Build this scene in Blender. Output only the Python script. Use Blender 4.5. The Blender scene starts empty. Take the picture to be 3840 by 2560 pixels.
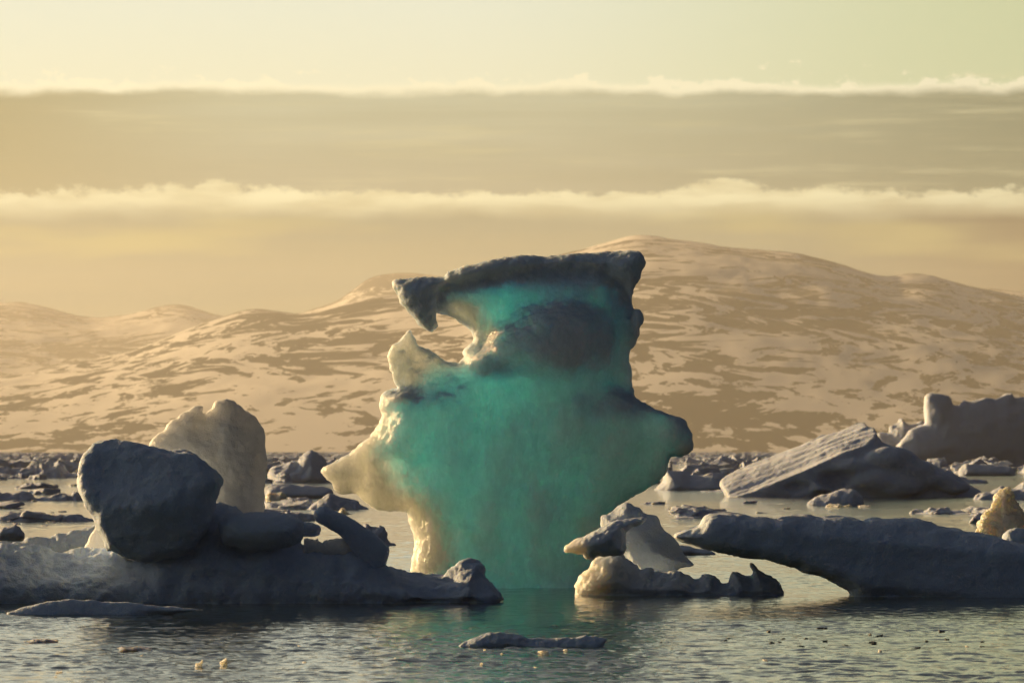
import bpy, math, random
import numpy as np
from mathutils import Vector, Matrix
R = math.radians
SC = bpy.context.scene
COL = SC.collection
rng = random.Random(7)

# ------------------------------------------------------------------ camera model
F_PX = 21333.0      # 200 mm lens on a 36 mm, 3840 px wide frame
CAM_H = 3.0
HOR = 1690.0        # row of the horizon
CX = 1920.0
def W(px, py, d):
    return (px - CX) / F_PX * d, CAM_H + (HOR - py) / F_PX * d      # x, z at distance d
def crop(x0, y0, s):
    return lambda pts: [(x0 + x / s, y0 + y / s) for x, y in pts]
c1 = crop(1120, 880, 1.47); c2 = crop(1120, 1500, 1.47); c3 = crop(0, 1440, 1.6336)
c4 = crop(1000, 1640, 2.375); c5 = crop(2040, 1700, 2.45); c6 = crop(2440, 1440, 1.68)
cD = crop(0, 0, 1 / 1.6327); cA = crop(0, 1640, 3.36); cB = crop(960, 1640, 3.36)
cC = crop(2400, 1640, 3.36); cE = crop(3140, 1400, 2.613); cM = crop(0, 800, 1.568); cN = crop(2300, 860, 1.527)

# ------------------------------------------------------------------ numpy noise
def _hash(ix, iy, iz, seed):
    h = (ix * 374761393 + iy * 668265263 + iz * 2147483647 + seed * 974634777) & 0xffffffff
    h = ((h ^ (h >> 13)) * 1274126177) & 0xffffffff
    h = ((h ^ (h >> 16)) * 2246822519) & 0xffffffff
    return ((h ^ (h >> 15)) & 0xffffff).astype(np.float64) / 0x7fffff - 1.0
def vnoise(x, y, z, seed=0):
    fx, fy, fz = np.floor(x), np.floor(y), np.floor(z)
    ix, iy, iz = fx.astype(np.int64), fy.astype(np.int64), fz.astype(np.int64)
    x, y, z = x - fx, y - fy, z - fz
    u, v, w = x*x*x*(x*(6*x-15)+10), y*y*y*(y*(6*y-15)+10), z*z*z*(z*(6*z-15)+10)
    def g(a, b, c): return _hash(ix + a, iy + b, iz + c, seed)
    l = lambda a, b, t: a + (b - a) * t
    return l(l(l(g(0,0,0), g(1,0,0), u), l(g(0,1,0), g(1,1,0), u), v),
             l(l(g(0,0,1), g(1,0,1), u), l(g(0,1,1), g(1,1,1), u), v), w)
def fbm(x, y, z, octv=4, seed=0, gain=0.5, lac=2.03):
    a, s, t = 1.0, 0.0, 0.0
    for i in range(octv):
        s = s + a * vnoise(x + 17.3 * i, y - 9.1 * i, z + 5.7 * i, seed + i); t += a
        a *= gain; x, y, z = x * lac, y * lac, z * lac
    return s / t
def sst(a, b, x):
    t = np.clip((x - a) / (b - a), 0, 1); return t * t * (3 - 2 * t)

# ------------------------------------------------------------------ implicit surfaces
def poly_sdf(X, Z, pts):
    P = np.array(pts, float); n = len(P)
    d = np.full(X.shape, 1e18); s = np.ones(X.shape)
    for i in range(n):
        ax, az = P[i]; bx, bz = P[i - 1]
        ex, ez = bx - ax, bz - az; wx, wz = X - ax, Z - az
        t = np.clip((wx * ex + wz * ez) / (ex * ex + ez * ez + 1e-12), 0, 1)
        d = np.minimum(d, (wx - ex * t) ** 2 + (wz - ez * t) ** 2)
        a, b, c = Z >= az, Z < bz, ex * wz > ez * wx
        s = np.where((a & b & c) | (~a & ~b & ~c), -s, s)
    return np.sqrt(d) * s
def smin(a, b, k):
    h = np.clip(0.5 + 0.5 * (b - a) / k, 0, 1)
    return b + (a - b) * h - k * h * (1 - h)
def smax(a, b, k): return -smin(-a, -b, k)
def ell(X, Y, Z, c, r):
    q = np.sqrt(((X - c[0]) / r[0]) ** 2 + ((Y - c[1]) / r[1]) ** 2 + ((Z - c[2]) / r[2]) ** 2)
    return (q - 1) * min(r)
def caps(X, Y, Z, a, b, ra, rb=None):
    rb = ra if rb is None else rb
    a = np.array(a, float); e = np.array(b, float) - a
    t = np.clip(((X - a[0]) * e[0] + (Y - a[1]) * e[1] + (Z - a[2]) * e[2]) / (e @ e), 0, 1)
    return np.sqrt((X - a[0] - e[0]*t)**2 + (Y - a[1] - e[1]*t)**2 + (Z - a[2] - e[2]*t)**2) - (ra + (rb - ra) * t)
def rext(d2, dy, r):                                  # rounded extrusion
    a, b = d2 + r, dy + r
    return np.minimum(np.maximum(a, b), 0) + np.sqrt(np.maximum(a, 0)**2 + np.maximum(b, 0)**2) - r

def surface_nets(Fv, o, h):
    s = Fv < 0
    cnt = np.zeros(tuple(n - 1 for n in Fv.shape), np.int8)
    for i in (0, 1):
        for j in (0, 1):
            for k in (0, 1):
                cnt += s[i:s.shape[0]-1+i, j:s.shape[1]-1+j, k:s.shape[2]-1+k]
    I = np.argwhere((cnt > 0) & (cnt < 8))
    idx = np.full(cnt.shape, -1, np.int64); idx[I[:, 0], I[:, 1], I[:, 2]] = np.arange(len(I))
    acc = np.zeros((len(I), 3)); num = np.zeros(len(I))
    cor = [(i, j, k) for i in (0, 1) for j in (0, 1) for k in (0, 1)]
    for a in cor:
        for b in cor:
            if sum(b) - sum(a) == 1 and all(y >= x for x, y in zip(a, b)):
                va = Fv[I[:, 0]+a[0], I[:, 1]+a[1], I[:, 2]+a[2]]; vb = Fv[I[:, 0]+b[0], I[:, 1]+b[1], I[:, 2]+b[2]]
                m = (va < 0) != (vb < 0)
                t = np.where(m, va / np.where(m, va - vb, 1), 0)
                acc += np.where(m[:, None], np.array(a) + t[:, None] * (np.array(b) - np.array(a)), 0); num += m
    V = (I + acc / num[:, None]) * h + np.array(o)
    quads = []
    for ax in range(3):
        sl0 = [slice(None)] * 3; sl1 = [slice(None)] * 3
        sl0[ax] = slice(0, -1); sl1[ax] = slice(1, None)
        A, B = s[tuple(sl0)], s[tuple(sl1)]
        E = np.argwhere(A != B)
        ok = np.ones(len(E), bool)
        u, w = (ax + 1) % 3, (ax + 2) % 3
        for q in (u, w): ok &= (E[:, q] > 0) & (E[:, q] < cnt.shape[q])
        E = E[ok]; inside = A[E[:, 0], E[:, 1], E[:, 2]]
        def cell(du, dw):
            c = E.copy(); c[:, u] -= du; c[:, w] -= dw
            return idx[c[:, 0], c[:, 1], c[:, 2]]
        Q = np.stack([cell(1, 1), cell(0, 1), cell(0, 0), cell(1, 0)], 1)
        Q[~inside] = Q[~inside][:, ::-1]
        quads.append(Q)
    return V, np.concatenate(quads)

def mesh_from(name, V, Fq, mat, smooth=True):
    me = bpy.data.meshes.new(name)
    nf, k = Fq.shape
    me.vertices.add(len(V)); me.vertices.foreach_set('co', np.ascontiguousarray(V, np.float32).ravel())
    me.loops.add(nf * k); me.loops.foreach_set('vertex_index', np.ascontiguousarray(Fq, np.int32).ravel())
    me.polygons.add(nf); me.polygons.foreach_set('loop_start', np.arange(nf, dtype=np.int32) * k)
    me.polygons.foreach_set('loop_total', np.full(nf, k, np.int32))
    me.update(calc_edges=True); me.validate()
    if smooth: me.polygons.foreach_set('use_smooth', np.ones(nf, bool))
    if mat: me.materials.append(mat)
    return me
def vnormals(V, Q):
    fn = np.cross(V[Q[:, 2]] - V[Q[:, 0]], V[Q[:, 3]] - V[Q[:, 1]])
    N = np.zeros_like(V)
    for k in range(4): np.add.at(N, Q[:, k], fn)
    return N / (np.linalg.norm(N, axis=1)[:, None] + 1e-12)

def tag(o, label=None, cat=None, group=None, kind=None):
    if label: o['label'] = label
    if cat: o['category'] = cat
    if group: o['group'] = group
    if kind: o['kind'] = kind
    return o
def link(name, me, parent=None):
    o = bpy.data.objects.new(name, me); COL.objects.link(o)
    if parent: o.parent = parent
    return o

def build(name, field, box, h, mat, parent=None, disp=((0.06, 0.5), (0.02, 0.13)), aniso=(1, 1, 1), seed=0, snow=None, relax=1, ridged=0.0, post=None):
    """field(X, Y, Z) in metres -> one mesh object; disp = (amplitude, size) noise layers"""
    x = np.arange(box[0] - 3*h, box[1] + 3*h, h); y = np.arange(box[2] - 3*h, box[3] + 3*h, h); z = np.arange(box[4] - 3*h, box[5] + 3*h, h)
    X, Y, Z = x[:, None, None], y[None, :, None], z[None, None, :]
    Fv = np.broadcast_to(field(X, Y, Z), (len(x), len(y), len(z))).copy()
    for sl in ((0,), (-1,)):
        Fv[sl[0], :, :] = np.maximum(Fv[sl[0], :, :], h); Fv[:, sl[0], :] = np.maximum(Fv[:, sl[0], :], h); Fv[:, :, sl[0]] = np.maximum(Fv[:, :, sl[0]], h)
    V, Q = surface_nets(Fv, (x[0], y[0], z[0]), h)
    for _ in range(relax):
        A = np.zeros_like(V); n = np.zeros(len(V))
        for k in range(4):
            np.add.at(A, Q[:, k], V[Q[:, (k+1) % 4]]); np.add.at(n, Q[:, k], 1)
            np.add.at(A, Q[:, k], V[Q[:, (k+3) % 4]]); np.add.at(n, Q[:, k], 1)
        V = V * 0.4 + 0.6 * A / n[:, None]
    off = 0
    for j, (amp, size) in enumerate(disp):
        N = vnormals(V, Q)
        nv = fbm(V[:, 0]/size*aniso[0]+off, V[:, 1]/size*aniso[1], V[:, 2]/size*aniso[2], 3, seed*13+j*5)
        if ridged and j == 1: nv = nv * (1 - ridged) + ridged * (0.5 - np.abs(nv) * 2)
        V = V + N * (amp * nv)[:, None]
    if post is not None: V = post(V, Q)
    me = mesh_from(name, V, Q, mat)
    if snow is not None:
        N = vnormals(V, Q)
        at = me.attributes.new('snow', 'FLOAT', 'POINT'); sv = snow(V, N); sv, pv = sv if isinstance(sv, tuple) else (sv, None); at.data.foreach_set('value', sv.astype(np.float32))
        if pv is not None: me.attributes.new('pale', 'FLOAT', 'POINT').data.foreach_set('value', pv.astype(np.float32))
    return link(name, me, parent)

# ------------------------------------------------------------------ node helpers
class NT:
    def __init__(s, tree): s.t = tree; s.n = tree.nodes; s.l = tree.links
    def new(s, typ, **kw):
        n = s.n.new(typ)
        for k, v in kw.items(): setattr(n, k, v)
        return n
    def put(s, sock, v):
        if hasattr(v, 'is_output'): s.l.new(v, sock)
        elif v is not None: sock.default_value = v
    def m(s, op, a, b=None, c=None, clamp=False):
        n = s.new('ShaderNodeMath', operation=op, use_clamp=clamp)
        for i, v in enumerate((a, b, c)): s.put(n.inputs[i], v)
        return n.outputs[0]
    def vm(s, op, a, b=None):
        n = s.new('ShaderNodeVectorMath', operation=op); s.put(n.inputs[0], a)
        if b is not None: s.put(n.inputs[1], b)
        return n.outputs[0]
    def mixc(s, f, a, b, mode='MIX'):
        n = s.new('ShaderNodeMix', data_type='RGBA', blend_type=mode)
        s.put(n.inputs[0], f); s.put(n.inputs[6], a if hasattr(a, 'is_output') else (*a, 1)); s.put(n.inputs[7], b if hasattr(b, 'is_output') else (*b, 1))
        return n.outputs[2]
    def sstep(s, a, b, x):
        n = s.new('ShaderNodeMapRange', interpolation_type='SMOOTHSTEP')
        s.put(n.inputs[0], x); s.put(n.inputs[1], a); s.put(n.inputs[2], b); n.inputs[3].default_value = 0; n.inputs[4].default_value = 1
        return n.outputs[0]
    def lin(s, x, a, b, c, d):
        n = s.new('ShaderNodeMapRange'); s.put(n.inputs[0], x)
        for i, v in enumerate((a, b, c, d)): s.put(n.inputs[i+1], v)
        return n.outputs[0]
    def noise(s, vec, scale, detail=4, rough=0.55, dist=0.0, typ='FBM'):
        n = s.new('ShaderNodeTexNoise', noise_dimensions='3D', noise_type=typ); s.put(n.inputs['Vector'], vec)
        n.inputs['Scale'].default_value = scale; n.inputs['Detail'].default_value = detail
        n.inputs['Roughness'].default_value = rough; n.inputs['Distortion'].default_value = dist
        return n.outputs[0]
    def comb(s, x, y, z):
        n = s.new('ShaderNodeCombineXYZ')
        for i, v in enumerate((x, y, z)): s.put(n.inputs[i], v)
        return n.outputs[0]
    def sep(s, v):
        n = s.new('ShaderNodeSeparateXYZ'); s.put(n.inputs[0], v); return n.outputs
    def bump(s, h, strength, dist, normal=None):
        n = s.new('ShaderNodeBump'); s.put(n.inputs['Height'], h); n.inputs['Strength'].default_value = strength
        n.inputs['Distance'].default_value = dist
        if normal is not None: s.put(n.inputs['Normal'], normal)
        return n.outputs[0]

def mat_new(name):
    m = bpy.data.materials.new(name); m.use_nodes = True
    t = NT(m.node_tree); return m, t, t.n['Principled BSDF'], t.new('ShaderNodeTexCoord')

SUN_AZ, SUN_EL = -55.0, 11.5
SUN_STR = 5.0

def ice_material(name, snow_col, ice_col, snow_r, ice_r, snow_scale, ice_scale, attr=True, rough=0.45, bumps=((0.35, 14, 0.05), (0.5, 60, 0.02)), stretch=(1, 1, 1), fixed=None, mottle=0.25, pale=None, msc=5.0):
    m, t, p, tc = mat_new(name)
    pos = t.new('ShaderNodeNewGeometry').outputs['Position']
    v = t.vm('MULTIPLY', pos, stretch)
    n1 = t.noise(v, 1.3, 5, 0.6)
    if fixed is None:
        a = t.new('ShaderNodeAttribute', attribute_name='snow').outputs['Fac']
        f = t.sstep(0.05, 0.95, t.m('ADD', a, t.m('MULTIPLY', t.m('SUBTRACT', n1, 0.5), 0.6)))
    else: f = fixed
    n2 = t.noise(v, msc, 6, 0.72)
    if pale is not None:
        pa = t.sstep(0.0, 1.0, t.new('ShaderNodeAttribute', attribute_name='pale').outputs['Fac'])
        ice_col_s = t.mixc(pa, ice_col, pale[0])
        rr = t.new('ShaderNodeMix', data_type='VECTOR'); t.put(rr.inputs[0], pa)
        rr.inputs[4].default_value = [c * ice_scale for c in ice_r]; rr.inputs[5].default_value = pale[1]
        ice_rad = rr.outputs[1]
    else: ice_col_s = ice_col; ice_rad = None
    mot = t.m('ADD', 1 - mottle * 0.5, t.m('MULTIPLY', t.m('SUBTRACT', n2, 0.5), mottle))
    if pale is not None:      # trapped bubbles and hairline fractures inside the ice
        n3 = t.noise(t.vm('MULTIPLY', v, (1.0, 1.0, 0.45)), 16.0, 5, 0.7, 0.6)
        mot = t.m('ADD', mot, t.m('MULTIPLY', t.m('SUBTRACT', n3, 0.5), 0.22))
        vo = t.new('ShaderNodeTexVoronoi', feature='DISTANCE_TO_EDGE'); vo.inputs['Scale'].default_value = 1.1
        t.put(vo.inputs['Vector'], t.vm('ADD', v, t.comb(t.m('MULTIPLY', n1, 0.9), 0.0, t.m('MULTIPLY', n2, 0.5))))
        mot = t.m('ADD', mot, t.m('MULTIPLY', t.sstep(0.018, 0.0, vo.outputs[0]), 0.05))
        mot = t.m('MINIMUM', mot, 1.02)
    col = t.mixc(f, ice_col_s, snow_col)
    cm = t.new('ShaderNodeMix', data_type='RGBA', blend_type='MULTIPLY'); cm.inputs[0].default_value = 1
    t.l.new(col, cm.inputs[6]); g = t.comb(mot, mot, mot); t.l.new(g, cm.inputs[7]); col = cm.outputs[2]
    t.put(p.inputs['Base Color'], col)
    p.subsurface_method = 'RANDOM_WALK'
    p.inputs['Subsurface Weight'].default_value = 1.0
    mr = t.new('ShaderNodeMix', data_type='VECTOR'); t.put(mr.inputs[0], f)
    mr.inputs[4].default_value = [c * ice_scale for c in ice_r]; mr.inputs[5].default_value = [c * snow_scale for c in snow_r]
    if ice_rad is not None: t.l.new(ice_rad, mr.inputs[4])
    t.l.new(mr.outputs[1], p.inputs['Subsurface Radius']); p.inputs['Subsurface Scale'].default_value = 1.0
    p.inputs['Roughness'].default_value = rough; p.inputs['IOR'].default_value = 1.31
    t.put(p.inputs['Roughness'], t.m('ADD', rough, t.m('MULTIPLY', f, 0.3)))
    nor = None
    for st, sc, di in bumps: nor = t.bump(t.noise(v, sc, 3, 0.65), st, di, nor)
    t.put(p.inputs['Normal'], nor)
    return m

# ------------------------------------------------------------------ render settings, world, sun
SC.render.engine = 'CYCLES'
SC.cycles.use_denoising = True
SC.cycles.max_bounces = 10; SC.cycles.diffuse_bounces = 3; SC.cycles.glossy_bounces = 3; SC.cycles.volume_bounces = 1
SC.cycles.transmission_bounces = 6; SC.cycles.caustics_reflective = False; SC.cycles.caustics_refractive = False
SC.cycles.sample_clamp_indirect = 8.0
SC.view_settings.view_transform = 'Standard'; SC.view_settings.look = 'None'; SC.view_settings.exposure = 0.7; SC.view_settings.gamma = 1

def make_world():
    w = bpy.data.worlds.new('World'); SC.world = w; w.use_nodes = True
    t = NT(w.node_tree); bg = t.n['Background']
    sky = t.new('ShaderNodeTexSky', sky_type='NISHITA', sun_disc=False, sun_elevation=R(SUN_EL), sun_rotation=R(SUN_AZ))
    sky.air_density = 1.0; sky.dust_density = 1.0
    g = t.new('ShaderNodeTexCoord').outputs['Generated']
    x, y, z = t.sep(g)[:3]
    rad = t.m('SQRT', t.m('ADD', t.m('MULTIPLY', x, x), t.m('MULTIPLY', y, y)))
    v = t.m('MULTIPLY', t.m('ARCTAN2', z, rad), 57.2958)          # elevation, degrees
    u = t.m('MULTIPLY', t.m('ARCTAN2', x, y), 57.2958)            # azimuth, degrees
    # closeness to the sun's azimuth
    s = (math.sin(R(SUN_AZ)), math.cos(R(SUN_AZ)))
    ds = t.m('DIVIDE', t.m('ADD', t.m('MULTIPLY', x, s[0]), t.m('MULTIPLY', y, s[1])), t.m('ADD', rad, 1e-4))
    # added dimming of the sky away from the sun, lowers fill on camera-facing ice
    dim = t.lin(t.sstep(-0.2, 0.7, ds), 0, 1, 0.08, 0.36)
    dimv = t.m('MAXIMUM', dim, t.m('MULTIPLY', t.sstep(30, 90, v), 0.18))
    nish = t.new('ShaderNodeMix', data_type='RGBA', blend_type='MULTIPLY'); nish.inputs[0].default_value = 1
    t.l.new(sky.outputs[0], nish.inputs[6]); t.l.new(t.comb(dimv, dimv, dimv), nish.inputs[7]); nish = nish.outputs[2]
    # the low sky the photograph looks at; radiance is x10 because the background strength is 0.1
    vec = lambda a, b, c=0.0: t.comb(t.m('MULTIPLY', u, a), t.m('MULTIPLY', v, b), c)
    nA = t.noise(vec(0.9, 3.0), 1.0, 5, 0.6); nB = t.noise(vec(0.35, 4.5, 3.0), 1.0, 5, 0.6); nC = t.noise(vec(2.3, 4.0, 8.0), 1.0, 6, 0.62)
    nF = t.noise(vec(0.7, 0.4, 21.0), 1.0, 3, 0.5); nE = t.noise(vec(6.0, 8.0, 9.0), 1.0, 4, 0.6); nD = t.noise(vec(0.28, 1.6, 5.0), 1.0, 3, 0.5)
    c = lambda n: t.m('SUBTRACT', n, 0.5)
    def gauss(cu, w, a): return t.m('MULTIPLY', t.m('EXPONENT', t.m('MULTIPLY', -1.0, t.m('POWER', t.m('DIVIDE', t.m('SUBTRACT', u, cu), w), 2.0))), a)
    e1 = t.m('ADD', t.m('ADD', 3.63, t.m('MULTIPLY', c(nC), 0.12)), t.m('MULTIPLY', c(t.noise(vec(0.8, 0.0, 1.0), 1.0, 2, 0.4)), 0.22))
    top1 = t.m('ADD', t.m('ADD', e1, 0.05), t.m('MULTIPLY', t.m('MAXIMUM', c(nC), 0.0), 1.1))
    bumps = t.m('ADD', t.m('ADD', gauss(-3.1, 0.55, 0.10), gauss(2.2, 0.42, 0.13)), gauss(3.35, 0.3, 0.05))
    e2 = t.m('ADD', t.m('ADD', 2.61, bumps), t.m('ADD', t.m('MULTIPLY', c(nC), 0.34), t.m('MULTIPLY', c(nE), 0.16)))
    flat2 = t.m('ADD', 2.50, t.m('MULTIPLY', c(nA), 0.10))
    clear = t.mixc(t.sstep(3.2, 5.2, v), (0.85, 0.88, 0.64), (0.76, 0.86, 0.74))
    clear = t.mixc(t.sstep(-1.0, 5.5, u), clear, (0.60, 0.71, 0.43))
    body1 = t.mixc(t.sstep(3.55, 2.6, v), (0.44, 0.50, 0.36), (0.32, 0.36, 0.26))
    body1 = t.mixc(t.sstep(0.0, 6.0, u), body1, (0.10, 0.18, 0.12))
    body1 = t.mixc(t.sstep(-2.0, -6.0, u), body1, (0.23, 0.24, 0.12))
    body1 = t.mixc(t.m('MULTIPLY', t.sstep(0.50, 0.70, nB), 0.75), body1, (0.55, 0.56, 0.34))
    body2 = t.mixc(t.sstep(2.5, 1.2, v), (0.17, 0.24, 0.18), (0.14, 0.19, 0.14))
    body2 = t.mixc(t.sstep(2.0, 6.0, u), body2, (0.03, 0.03, 0.02))
    body2 = t.mixc(t.m('MULTIPLY', t.m('MULTIPLY', t.sstep(0.50, 0.70, nD), t.sstep(1.5, 1.9, v)), 0.7), body2, (0.52, 0.48, 0.17))
    streak = t.sstep(0.36, 0.64, t.noise(vec(0.22, 5.5, 41.0), 1.0, 6, 0.6))
    body1 = t.mixc(t.m('MULTIPLY', streak, 0.30), body1, (0.22, 0.27, 0.17))
    body2 = t.mixc(t.m('MULTIPLY', streak, 0.25), body2, (0.36, 0.33, 0.16))
    rim = t.mixc(t.sstep(0.35, 0.65, t.noise(vec(1.1, 5.0, 31.0), 1.0, 4, 0.55)), (0.66, 0.64, 0.38), (0.93, 0.91, 0.57))
    low = t.mixc(t.sstep(t.m('ADD', top1, 0.04), t.m('SUBTRACT', top1, 0.05), v), clear, (0.98, 0.96, 0.68))
    low = t.mixc(t.sstep(t.m('ADD', e1, t.m('MULTIPLY', nF, 0.06)), t.m('SUBTRACT', e1, t.m('MULTIPLY', nF, 0.18)), v), low, body1)
    low = t.mixc(t.sstep(t.m('ADD', e2, 0.03), t.m('SUBTRACT', e2, 0.05), v), low, rim)
    low = t.mixc(t.sstep(t.m('ADD', flat2, t.m('MULTIPLY', nF, 0.16)), t.m('SUBTRACT', flat2, t.m('MULTIPLY', nF, 0.46)), v), low, body2)
    wisp = t.m('MULTIPLY', t.m('MULTIPLY', t.sstep(0.60, 0.75, t.noise(vec(0.5, 3.5, 11.0), 1.0, 5, 0.6)), t.sstep(0.5, 4.0, u)), t.m('MULTIPLY', t.sstep(3.6, 3.9, v), 0.7))
    low = t.mixc(wisp, low, (0.85, 0.80, 0.48))
    # level of the low sky: as photographed ahead, brighter towards the sun, dim behind
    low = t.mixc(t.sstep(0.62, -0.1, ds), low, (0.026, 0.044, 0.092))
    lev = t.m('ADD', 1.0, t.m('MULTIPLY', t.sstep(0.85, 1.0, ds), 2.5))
    lowv = t.m('MULTIPLY', lev, SKY_GAIN)
    lm = t.new('ShaderNodeMix', data_type='RGBA', blend_type='MULTIPLY'); lm.inputs[0].default_value = 1
    t.l.new(low, lm.inputs[6]); t.l.new(t.comb(lowv, lowv, lowv), lm.inputs[7])
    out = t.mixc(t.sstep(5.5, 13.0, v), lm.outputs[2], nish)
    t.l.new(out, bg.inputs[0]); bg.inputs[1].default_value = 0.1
SKY_GAIN = 6.2
make_world()

sl = bpy.data.lights.new('sun', 'SUN'); sl.energy = SUN_STR; sl.angle = R(0.6); sl.color = (1.0, 0.66, 0.30)
so = bpy.data.objects.new('sun', sl); COL.objects.link(so)
sd = Vector((math.sin(R(SUN_AZ)) * math.cos(R(SUN_EL)), math.cos(R(SUN_AZ)) * math.cos(R(SUN_EL)), math.sin(R(SUN_EL))))
so.rotation_euler = sd.to_track_quat('Z', 'Y').to_euler()

cam = bpy.data.cameras.new('camera'); co = bpy.data.objects.new('camera', cam); COL.objects.link(co); SC.camera = co
co.location = (0, 0, CAM_H); co.rotation_euler = (R(90), 0, 0)
cam.sensor_width = 36; cam.lens = 200; cam.shift_y = (HOR - 1280) / 3840.0
cam.clip_start = 1; cam.clip_end = 60000
cam.dof.use_dof = True; cam.dof.focus_distance = 121; cam.dof.aperture_fstop = 4.5

# ------------------------------------------------------------------ water
def make_water():
    m, t, p, tc = mat_new('water')
    pos = t.new('ShaderNodeNewGeometry').outputs['Position']
    p.inputs['Base Color'].default_value = (0.004, 0.016, 0.015, 1); p.inputs['IOR'].default_value = 1.333
    p.inputs['Roughness'].default_value = 0.04
    x, y, z = t.sep(pos)[:3]
    a = t.noise(t.comb(t.m('MULTIPLY', x, 1.0), t.m('MULTIPLY', y, 1.0), 0.0), 5.0, 3, 0.6)
    b = t.noise(t.comb(t.m('MULTIPLY', x, 0.25), t.m('MULTIPLY', y, 0.25), 4.0), 3.0, 4, 0.6)
    patch = t.sstep(0.42, 0.62, t.noise(t.comb(t.m('MULTIPLY', x, 0.02), t.m('MULTIPLY', y, 0.012), 2.0), 1.0, 3, 0.5))
    far = t.sstep(130.0, 420.0, y)
    h1 = t.bump(a, 0.35, 0.03)
    n = t.new('ShaderNodeBump'); t.put(n.inputs['Height'], b); n.inputs['Distance'].default_value = 0.12; t.put(n.inputs['Normal'], h1)
    t.put(n.inputs['Strength'], t.m('MULTIPLY', far, t.m('ADD', 0.03, t.m('MULTIPLY', patch, 0.7))))
    t.put(p.inputs['Normal'], n.outputs[0])
    ys = [-400, -100, 0, 30, 50, 60, 66]
    yv = 66.0
    while yv < 150: yv += 0.085; ys.append(yv)
    st = 0.085
    while yv < 18500: st *= 1.012; yv += st; ys.append(yv)
    ys = np.array(ys); nu = 520; u = np.linspace(-1, 1, nu)
    U, Yg = np.meshgrid(u, ys)
    aw = 4 + 0.125 * np.clip(np.abs(Yg), 60, 18500)
    X = aw * U + 9000 * np.sign(U) * np.clip((np.abs(U) - 0.985) / 0.015, 0, 1) ** 2
    fade = (1 - sst(260, 650, Yg)) * sst(60, 70, Yg) * (1 - sst(0.97, 0.985, np.abs(U)))
    pt = 0.5 + 1.0 * sst(-0.35, 0.35, fbm(X * 0.05, Yg * 0.055, Yg * 0, 3, 91)) * (0.6 + 0.4 * sst(-0.3, 0.3, fbm(X * 0.3, Yg * 0.2, Yg * 0, 2, 95)))
    nearp = 0.9 + 0.35 * (1 - sst(78, 104, Yg))
    Zw = 0.012 * fbm(X / 0.55, Yg / 0.42, Yg * 0, 3, 51) + 0.013 * fbm(X / 0.23 + 5, Yg / 0.2, Yg * 0, 2, 61) + 0.014 * fbm(X / 1.6, Yg / 1.1, Yg * 0, 2, 71)
    Zw = Zw * fade * pt * nearp * WAVE
    V = np.stack([X, Yg, Zw], -1).reshape(-1, 3)
    ni = len(ys); i = np.arange(ni - 1)[:, None]; j = np.arange(nu - 1)[None, :]
    b0 = (i * nu + j).ravel(); Q = np.stack([b0, b0 + 1, b0 + nu + 1, b0 + nu], 1)
    tag(link('water', mesh_from('water', V, Q, m)), kind='structure')
WAVE = 1.15
make_water()

# ------------------------------------------------------------------ hills
def hill_material():
    m, t, p, tc = mat_new('snowy_rock')
    pos = t.new('ShaderNodeNewGeometry').outputs['Position']
    x, y, z = t.sep(pos)[:3]
    wv = t.comb(t.m('MULTIPLY', x, 1 / 40), t.m('MULTIPLY', y, 1 / 230), t.m('MULTIPLY', z, 1 / 15))
    warp = t.noise(t.vm('MULTIPLY', wv, (0.5, 0.5, 0.4)), 1.0, 2, 0.5)
    big = t.noise(t.comb(t.m('MULTIPLY', x, 1 / 520), t.m('MULTIPLY', y, 1 / 900), t.m('MULTIPLY', z, 1 / 140)), 1.0, 3, 0.55)
    wv2 = t.vm('ADD', wv, t.comb(t.m('MULTIPLY', t.m('MULTIPLY', t.m('SUBTRACT', big, 0.5), z), 0.10), 0.0, t.m('MULTIPLY', warp, 1.6)))
    a = t.noise(wv2, 1.0, 7, 0.63, 0.0); b = t.noise(t.vm('MULTIPLY', wv2, (0.22, 0.22, 0.16)), 1.0, 2, 0.5)
    crest = t.new('ShaderNodeAttribute', attribute_name='crest').outputs['Fac']
    f = t.sstep(0.495, 0.535, t.m('ADD', t.m('ADD', t.m('ADD', a, t.m('MULTIPLY', crest, 0.15)), t.m('MULTIPLY', t.m('SUBTRACT', big, 0.5), 0.5)), t.m('MULTIPLY', t.m('SUBTRACT', b, 0.5), 0.35)))
    col = t.mixc(f, (0.82, 0.80, 0.78), (0.035, 0.028, 0.024))
    t.put(p.inputs['Base Color'], col); p.inputs['Roughness'].default_value = 0.9; p.inputs['Specular IOR Level'].default_value = 0.1
    return m
HM = hill_material()
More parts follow.
